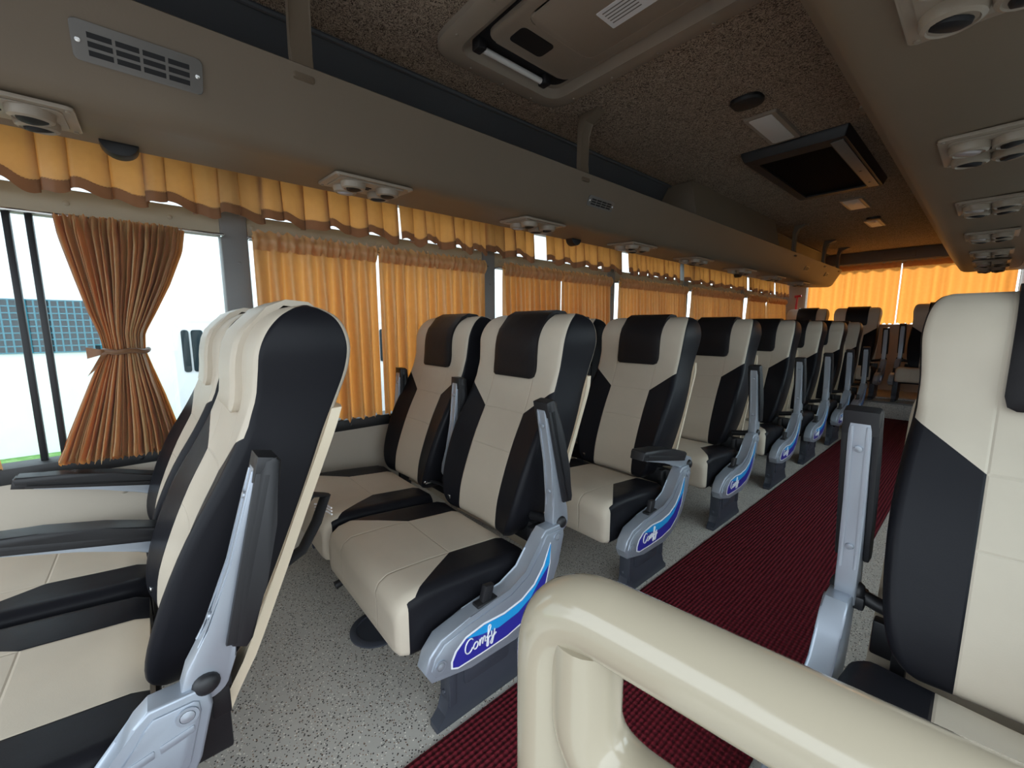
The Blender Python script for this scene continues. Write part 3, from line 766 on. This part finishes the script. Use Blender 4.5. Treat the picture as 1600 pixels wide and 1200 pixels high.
STICK = [(-0.425, 0.238), (-0.425, 0.218), (-0.405, 0.208), (-0.33, 0.207), (-0.24, 0.210), (-0.165, 0.226), (-0.115, 0.262), (-0.082, 0.312), (-0.066, 0.37), (-0.066, 0.438), (-0.098, 0.372), (-0.135, 0.328), (-0.185, 0.302), (-0.25, 0.292), (-0.32, 0.296), (-0.38, 0.286), (-0.412, 0.262)]
def shrink(poly, k):
    cx = sum(p[0] for p in poly)/len(poly); cy = sum(p[1] for p in poly)/len(poly); out = []
    m_ = len(poly)
    for i in range(m_):
        a = Vector(poly[i-1]); p = Vector(poly[i]); b = Vector(poly[(i+1) % m_])
        n1 = Vector((-(p-a).y, (p-a).x)).normalized(); n2 = Vector((-(b-p).y, (b-p).x)).normalized(); nn = (n1+n2)
        nn = nn.normalized() if nn.length > 0.2 else n1
        out.append((p.x+nn.x*k, p.y+nn.y*k))
    return out
# lettering strokes, unit height, slanted script
def word_strokes():
    def arc(cx, cy, rx, ry, a0, a1, n=12): return [(cx+rx*math.cos(math.radians(a0+(a1-a0)*k/n)), cy+ry*math.sin(math.radians(a0+(a1-a0)*k/n))) for k in range(n+1)]
    s = []
    s.append(arc(0.42, 0.55, 0.36, 0.52, 40, 330, 18))                         # C
    s.append(arc(1.02, 0.26, 0.20, 0.25, 80, 440, 16))                         # o
    s.append([(1.34, 0.50), (1.40, 0.02)]); s.append([(1.40, 0.05)]+arc(1.54, 0.34, 0.10, 0.16, 150, 0, 8)+[(1.64, 0.02)]); s.append([(1.64, 0.05)]+arc(1.78, 0.34, 0.10, 0.16, 150, 0, 8)+[(1.88, 0.06), (1.98, 0.04)])   # m
    s.append([(2.02, 0.22), (2.14, 0.40)]+arc(2.22, 0.95, 0.12, 0.14, -20, 150, 8)+[(2.12, 0.3), (2.09, -0.34)]+arc(2.16, -0.38, 0.08, 0.10, 200, 380, 8)+[(2.2, 0.10), (2.36, 0.22)])   # f
    s.append([(2.46, 0.50), (2.48, 0.20)]+arc(2.60, 0.18, 0.12, 0.16, 190, 340, 8)); s.append([(2.76, 0.52), (2.72, 0.1), (2.64, -0.34)]+arc(2.54, -0.36, 0.10, 0.14, 0, -190, 8)+[(2.6, -0.06), (2.94, 0.16)])   # y
    return s
def text_mesh(xo):
    mm = MB(); h = 0.037; y0, z0 = -0.388, 0.234; ca, sa = math.cos(math.radians(6)), math.sin(math.radians(6))
    for st in word_strokes():
        pts = []
        for a, b in st:
            a2 = (a+0.22*b)*h*0.98; b2 = b*h; pts.append(Vector((xo, y0+a2*ca-b2*sa, z0+a2*sa+b2*ca)))
        mm.tube(pts, 0.0019, 6)
    return mm.data('lettering', M['white'], 60)
PED = [(-0.405, 0.26), (-0.405, 0.075), (-0.418, 0.035), (-0.445, 0.018), (-0.445, 0.0), (-0.105, 0.0), (-0.105, 0.018), (-0.135, 0.04), (-0.15, 0.08), (-0.15, 0.26)]
def arm_meshes():
    """lying along +L from the pivot at the origin; L maps to -y when lowered flat"""
    sil = [(0.036*math.cos(math.radians(a)), 0.036*math.sin(math.radians(a))) for a in range(105, 256, 15)]
    sil += [(0.03, -0.032), (0.10, -0.012), (0.22, 0.004), (0.36, 0.010), (0.405, 0.012), (0.41, 0.03), (0.22, 0.028), (0.09, 0.03), (0.04, 0.04)]
    fn = lambda a, b, t: Vector((t, -a, b))
    mm = MB(); mm.prism(sil, fn, -0.019, 0.019, bev=0.003); plate = mm.data('arm_plate', M['alu'])
    pad = [(0.065, 0.028), (0.22, 0.027), (0.40, 0.022), (0.425, 0.024), (0.432, 0.04), (0.425, 0.052), (0.30, 0.064), (0.18, 0.066), (0.075, 0.060), (0.058, 0.052)]
    mm = MB(); mm.prism(pad, fn, -0.031, 0.031, bev=0.006); 
    mm.prism([(0.38, 0.012), (0.432, 0.012), (0.432, 0.045), (0.38, 0.045)], fn, -0.030, 0.030, bev=0.006)
    mm.prism([(0.07, 0.018), (0.40, 0.014), (0.40, 0.04), (0.07, 0.04)], fn, 0.0195, 0.031, bev=0.003); mm.prism([(0.07, 0.018), (0.40, 0.014), (0.40, 0.04), (0.07, 0.04)], fn, -0.031, -0.0195, bev=0.003)
    padm = mm.data('pad', M['black_plastic'])
    cap = []
    for q in (-1, 1):
        mm = MB(); mm.lathe([(0.021, 0.017), (0.021, 0.022), (0.016, 0.029), (0.006, 0.032)], (0, 0, 0), (q, 0, 0), 18); cap.append(mm.data('pivot_cap', M['black_plastic']))
    mm = MB()
    for L, N in ((0.12, -0.011), (0.35, 0.008)): mm.lathe([(0.008, -0.001), (0.007, 0.003), (0.003, 0.004)], (0, -L, N), (0, 0, -1), 10)
    for q in (-1, 1): mm.prism([(0.07, -0.023), (0.10, -0.0145), (0.22, 0.0015), (0.36, 0.0075), (0.40, 0.0095), (0.40, 0.013), (0.22, 0.006), (0.07, -0.018)], fn, q*0.013-0.003, q*0.013+0.003, bev=0.0015)
    scr = mm.data('screw_channel', M['alu'])
    return plate, padm, cap, scr
MESH = {'back': back_mesh(), 'flap': flap_mesh(M['brown_vinyl']), 'flap_cream': flap_mesh(M['cream_vinyl']), 'shell': shell_mesh(), 'cushion': cushion_mesh(), 'text': text_mesh(0.0405)}
ARM = arm_meshes()
UPA, DOWNA = math.radians(-77), math.radians(-13)
def side_parts(parent, mir):
    sg = -1 if mir else 1
    mm = MB(); mm.prism(PANEL, yz, -0.012, 0.033, bev=0.005, seg=3)
    inner = shrink(PANEL, 0.016); 
    mm.prism(inner, yz, 0.030, 0.0365, bev=0.003)
    for y, z in ((-0.455, 0.245), (-0.035, 0.445)): mm.lathe([(0.016, 0.034), (0.016, 0.040), (0.011, 0.040), (0.010, 0.036)], (0, y, z), (1, 0, 0), 16)
    pn = mm.obj('side_panel', M['panel'], parent, mirror=mir)
    for y, z in ((-0.455, 0.245), (-0.035, 0.445)):
        mm = MB(); mm.lathe([(0.010, 0.035), (0.010, 0.040), (0.003, 0.042)], (0, y, z), (1, 0, 0), 12); mm.obj('screw', M['alu'], pn, mirror=mir)
    mm = MB(); e = (0.0365, 0.0385)
    mm.prism(STICK, yz, 0.035, 0.0375); stk = mm.obj('decal', M['white'], pn, mirror=mir)
    inn = shrink(STICK, 0.0055); mm = MB(); mm.prism(inn, yz, 0.037, 0.0385); mm.obj('blue_field', M['blue'], stk, mirror=mir)
    top = [inn[8], inn[9], inn[10], inn[11], inn[12], inn[13], inn[14], inn[15]]
    wave = top+[(-0.33, 0.268), (-0.27, 0.258), (-0.20, 0.268), (-0.15, 0.292), (-0.115, 0.33)]
    mm = MB(); mm.prism(wave, yz, 0.038, 0.0395); mm.obj('light_blue_wave', M['light_blue'], stk, mirror=mir)
    if not mir:
        o = link('lettering', MESH['text'], stk); o['label'] = 'white script word Comfy'
    mm = MB(); mm.prism([(-0.315, 0.33), (-0.285, 0.33), (-0.27, 0.38), (-0.30, 0.385)], yz, 0.002, 0.022, bev=0.004); mm.box(-0.002, 0.026, -0.33, -0.262, 0.326, 0.342, 0.003)
    mm.obj('recline_lever', M['black_plastic'], parent, mirror=mir)
    mm = MB(); mm.prism(PED, yz, -0.045, -0.005, bev=0.004)
    mm.box(-0.048, 0.0, -0.407, -0.385, 0.06, 0.25, 0.003); mm.box(-0.048, 0.0, -0.172, -0.150, 0.09, 0.25, 0.003)
    mm.prism(rounded([(-0.36, 0.10), (-0.20, 0.10), (-0.20, 0.17), (-0.36, 0.17)], 0.012), yz, -0.008, -0.001, bev=0.003)
    for z in (0.09, 0.19): mm.lathe([(0.008, 0), (0.007, 0.004), (0.003, 0.006)], (-0.03, -0.407, z), (0, -1, 0), 10)
    mm.obj('pedestal', M['pedestal'], parent, mirror=mir)
    mm = MB(); mm.tube([(-0.11, -0.0, 0.45), (-0.05, 0.0, 0.46), (-0.012, 0, 0.47)], 0.016, 10); mm.box(-0.03, 0.016, -0.03, 0.03, 0.445, 0.475, 0.004); mm.obj('hinge_block', M['black_plastic'], parent, mirror=mir)
def add_arm(parent, x, ang, z=0.478, y=-0.006):
    a = link('armrest', ARM[0], parent, (x, y, z)); a.rotation_euler = (ang, 0, 0); a.scale = (1, 0.94, 0.97)
    link('pad', ARM[1], a); link('pivot_cap', ARM[2][0], a); link('pivot_cap', ARM[2][1], a); link('screw_channel', ARM[3], a)
    return a
def add_place(parent, x, flap='flap', dx=0.034):
    link('seat_cushion', MESH['cushion'], parent, (x+dx, 0, 0)).scale = (1.12, 1, 1)
    b = link('backrest', MESH['back'], parent, (x, 0, 0))
    f = link('headrest_flap', MESH[flap], b, (0.010, 0, 0))
    link('back_shell', MESH['shell'], b)
    return b, f
def make_frame(parent, x0, x1, mir=False):
    mm = MB(); s = 1
    for y in (-0.36, -0.10): mm.box(x0, x1, y-0.02, y+0.02, 0.215, 0.25, 0.004)
    for x in (x0+0.06, (x0+x1)/2, x1-0.06): mm.box(x-0.015, x+0.015, -0.40, 0.03, 0.222, 0.262, 0.004)
    mm.box(x0, x1, 0.0, 0.03, 0.34, 0.42, 0.004)
    for x in (x0+0.05, x1-0.05): mm.box(x-0.012, x+0.012, -0.03, 0.03, 0.23, 0.42, 0.004)
    mm.obj('under_frame', M['black_plastic'], parent)
XA, XW, XMID, XWALL = -0.332, -0.884, -0.604, -1.128
def make_double():
    t = thing('double_seat', (0, 0, 0), 'x', 'seat', 'double seats along the left windows')
    add_place(t, XA); add_place(t, XW, dx=0.018)
    side_parts(t, False)
    make_frame(t, -1.09, -0.045)
    mm = MB(); mm.box(-1.195, -1.09, -0.40, 0.0, 0.20, 0.26, 0.004); mm.box(-1.215, -1.19, -0.42, 0.02, 0.0, 0.26, 0.004); mm.obj('wall_bracket', M['pedestal'], t)
    add_arm(t, 0.004, UPA); add_arm(t, XMID, math.radians(-93)); add_arm(t, XWALL, math.radians(-93))
    for x, s in ((XMID+0.05, 1), (XMID-0.04, -1)):
        mm = MB(); mm.tube([(x-0.02*s, -0.01, 0.385), (x+0.0*s, -0.03, 0.405), (x+0.06*s, -0.055, 0.412)], 0.012, 8, flat=0.5)
        bk = mm.obj('seat_belt', M['webbing'], t)
        mm = MB(); mm.box(x+0.05*s-0.014, x+0.05*s+0.014, -0.085, -0.045, 0.405, 0.42, 0.003); mm.obj('buckle', M['chrome'], bk)
    return t
ROW_Y = [1.028*y+0.06 for y in (-0.034, 0.862, 1.70, 2.53, 3.37, 4.13, 4.93, 5.70, 6.83)]
ROW_LABEL = ['cream and black double seat nearest, seen from its side, with two armrests lowered',
 'cream and black double seat second from front, a round dark floor cover under its cushion',
 'cream and black double seat third from front, its aisle armrest lowered',
 'cream and black double seat right behind the one with the lowered aisle armrest',
 'cream and black double seat fifth from the front along the left windows',
 'cream and black double seat sixth from the front along the left windows',
 'cream and black double seat seventh from the front along the left windows',
 'cream and black double seat eighth from front, last before the raised rear floor',
 'cream and black double seat on the raised floor against the rear curtain']
proto = make_double()
for i, (y, lab) in enumerate(zip(ROW_Y, ROW_LABEL)):
    t = proto if i == 0 else copy_tree(proto)
    t.scale = (1.04, 1.025, 1.0); t.location = (-0.865, y, 0.205 if i == 8 else 0.0); t['label'] = lab
    t['category'] = 'seat'; t['group'] = 'double seats along the left windows'
    arms = sorted([c for c in t.children if c.name.startswith('armrest')], key=lambda c: -c.location.x)
    if i == 2: arms[0].rotation_euler.x = DOWNA
for c in [c for c in proto.children if c.name.startswith('armrest')]:
    c.rotation_euler.x = DOWNA if c.location.x < -0.3 else math.radians(-103)
for b in [c for c in proto.children if c.name.startswith('backrest')]:
    for f in b.children:
        if f.name.startswith('headrest_flap'): f.data = MESH['flap_cream']; f['label'] = 'cream headrest flap'
for c in [c for c in proto.children if c.name.startswith('side_panel')]:
    for d in list(c.children):
        if d.name.startswith('decal'):
            for e in d.children: bpy.data.objects.remove(e)
            bpy.data.objects.remove(d)
    mm = MB()
    for q in (0.0, 0.052): mm.prism(rounded([(-0.125+q, 0.388+q*0.22), (-0.080+q, 0.398+q*0.22), (-0.080+q, 0.412+q*0.22), (-0.125+q, 0.402+q*0.22)], 0.002), yz, 0.0355, 0.0378, bev=0.0008)
    mm.obj('embossed_mark', M['panel'], c)
mm = MB(); mm.tube([(-0.24, 0.17, 0.60), (-0.26, 0.25, 0.66), (-0.27, 0.29, 0.645), (-0.26, 0.26, 0.58), (-0.25, 0.22, 0.52), (-0.24, 0.10, 0.47)], 0.020, 8, flat=0.45)
sb = mm.obj('back_strap', M['webbing'], proto)
mm = MB()
for k in range(3): mm.tube([(-0.29, 0.266, 0.600+k*0.009), (-0.26, 0.289, 0.600+k*0.009), (-0.235, 0.292, 0.600+k*0.009)], 0.0022, 6)
mm.obj('white_stripes', M['white'], sb)
# single seats on the right of the aisle
def make_single(loc, label):
    t = thing('single_seat', loc, label, 'seat', 'single seats on the right')
    add_place(t, 0.285, dx=0.0); side_parts(t, True); make_frame(t, 0.045, 0.48)
    add_arm(t, -0.004, UPA).scale = (1, 1, 1); t.scale = (1.03, 1.025, 1.025)
    return t
make_single((-0.154, 1.195, 0.0), 'cream and black single seat right behind the cream handrail')
make_single((-0.705, 7.08, 0.205), 'cream and black seat on the raised rear floor, right of the gap, mostly hidden')

# ------------------------------------------------------------------ aisle things
mm = MB(); mm.box(-0.848, -0.283, YF+0.1, STEP-0.01, 0.0, 0.011, 0.004); tag(mm.obj('aisle_carpet', M['carpet']), 'dark red ribbed carpet runner along the aisle floor', 'carpet')
mm = MB(); mm.lathe([(0.098, 0.0), (0.098, 0.006), (0.09, 0.010), (0.075, 0.010), (0.072, 0.007), (0.02, 0.008)], (0, 0, 0), (0, 0, 1), 32)
tag(mm.obj('floor_cover', M['pedestal'], loc=(-1.365, 0.535, 0.0)), 'round dark cover plate on the speckled floor under the second double seat', 'floor cover')
mm = MB(); mm.tube([(0, 0, 0), (0, 0.05, 0.012), (0, 0.12, 0.02)], [0.014, 0.012, 0.008], 10)
fl = mm.obj('foot_lever', M['black_plastic'], None, (-0.49, -0.535, 0.225))
fl.parent = [o for o in bpy.data.objects if o.get('label') == ROW_LABEL[1]][0]

# cream handrail
def bez(pts, n=10, r=0.07):
    out = []; P = [Vector(p) for p in pts]
    for i, p in enumerate(P):
        if i in (0, len(P)-1): out.append(p); continue
        a = P[i-1]-p; b = P[i+1]-p; k = min(r, a.length*0.48, b.length*0.48)
        p0 = p+a.normalized()*k; p1 = p+b.normalized()*k
        for q in range(n+1):
            t = q/n; out.append(p0*(1-t)**2+p*2*t*(1-t)+p1*t*t)
    return out
RA = Vector((-0.194, 0.208, 0.0)); RU = Vector((1.0, 0.135, 0.0))
t = thing('handrail', RA, 'glossy cream painted handrail guard in the foreground', 'handrail')
def loc3(x, z): return RU*x+Vector((0, 0, z))
mm = MB(); R_ = 0.0255
mm.tube(bez([loc3(0, 0.0), loc3(0, 0.905), loc3(0.50, 0.90), loc3(0.50, 0.0)], 12, 0.052), R_, 24); mm.obj('outer_tube', M['rail'], t, ang=80)
mm = MB(); mm.tube(bez([loc3(0.031, 0.888), loc3(0.031, 0.792), loc3(0.48, 0.785)], 14, 0.07), R_, 24); mm.obj('inner_tube', M['rail'], t, ang=80)

# ------------------------------------------------------------------ outside
GZ = -0.92
m = MB(); m.box(-40, 40, -40, 40, GZ-0.05, GZ); struct('ground', m, M['concrete'])
m = MB(); m.box(-9.6, -7.9, -14, 6, GZ, GZ+0.03); o = m.obj('grass_verge', M['grass']); o['kind'] = 'stuff'; tag(o, 'green grass strip along the white building outside', 'grass')
t = thing('white_building', (-9.62, -3, GZ), 'overexposed white building outside the front window', 'building')
m = MB(); m.box(-6, 0, -12, 14, 0, 6.0); m.obj('facade', M['white_wall'], t)
wn = MB(); wn.box(-0.02, 0.012, 1.28, 2.46, 0.70-GZ, 1.50-GZ); wo = wn.obj('window_opening', M['hazy_glass'], t)
m = MB()
for k in range(15): y = 1.28+k*1.18/14; m.box(0.012, 0.03, y-0.009, y+0.009, 0.69-GZ, 1.51-GZ)
for k in range(9): z = 0.70-GZ+k*0.80/8; m.box(0.013, 0.031, 1.27, 2.47, z-0.009, z+0.009)
m.obj('lattice', M['teal'], wo)
t = thing('white_van', (-6.0, 1.59, GZ), 'white van parked outside, its dark side windows just showing beside the nearest seat', 'van')
m = MB(); m.prism(rounded([(-1.40, 0.30), (-1.40, 2.02), (-1.34, 2.08), (3.0, 2.08), (3.1, 1.95), (3.1, 0.30)], 0.1), yz, -1.8, 0.0, bev=0.05); m.obj('body', M['vanpaint'], t)
for k, (a, b) in enumerate(((-1.33, -1.26), (-1.24, -1.13), (-1.10, -0.2), (-0.1, 0.9), (1.0, 2.0))):
    m = MB(); m.prism(rounded([(a, 1.50), (b, 1.50), (b, 1.98), (a, 1.98)], 0.03), yz, -0.02, 0.012, bev=0.004); m.obj('side_window', M['hazy_glass'], t)
for y in (-0.75, 2.3):
    m = MB(); m.lathe([(0.20, 0.0), (0.33, 0.01), (0.34, 0.10), (0.34, 0.2)], (0.03, y, 0.34), (-1, 0, 0), 24); m.obj('wheel', M['rubber'], t)
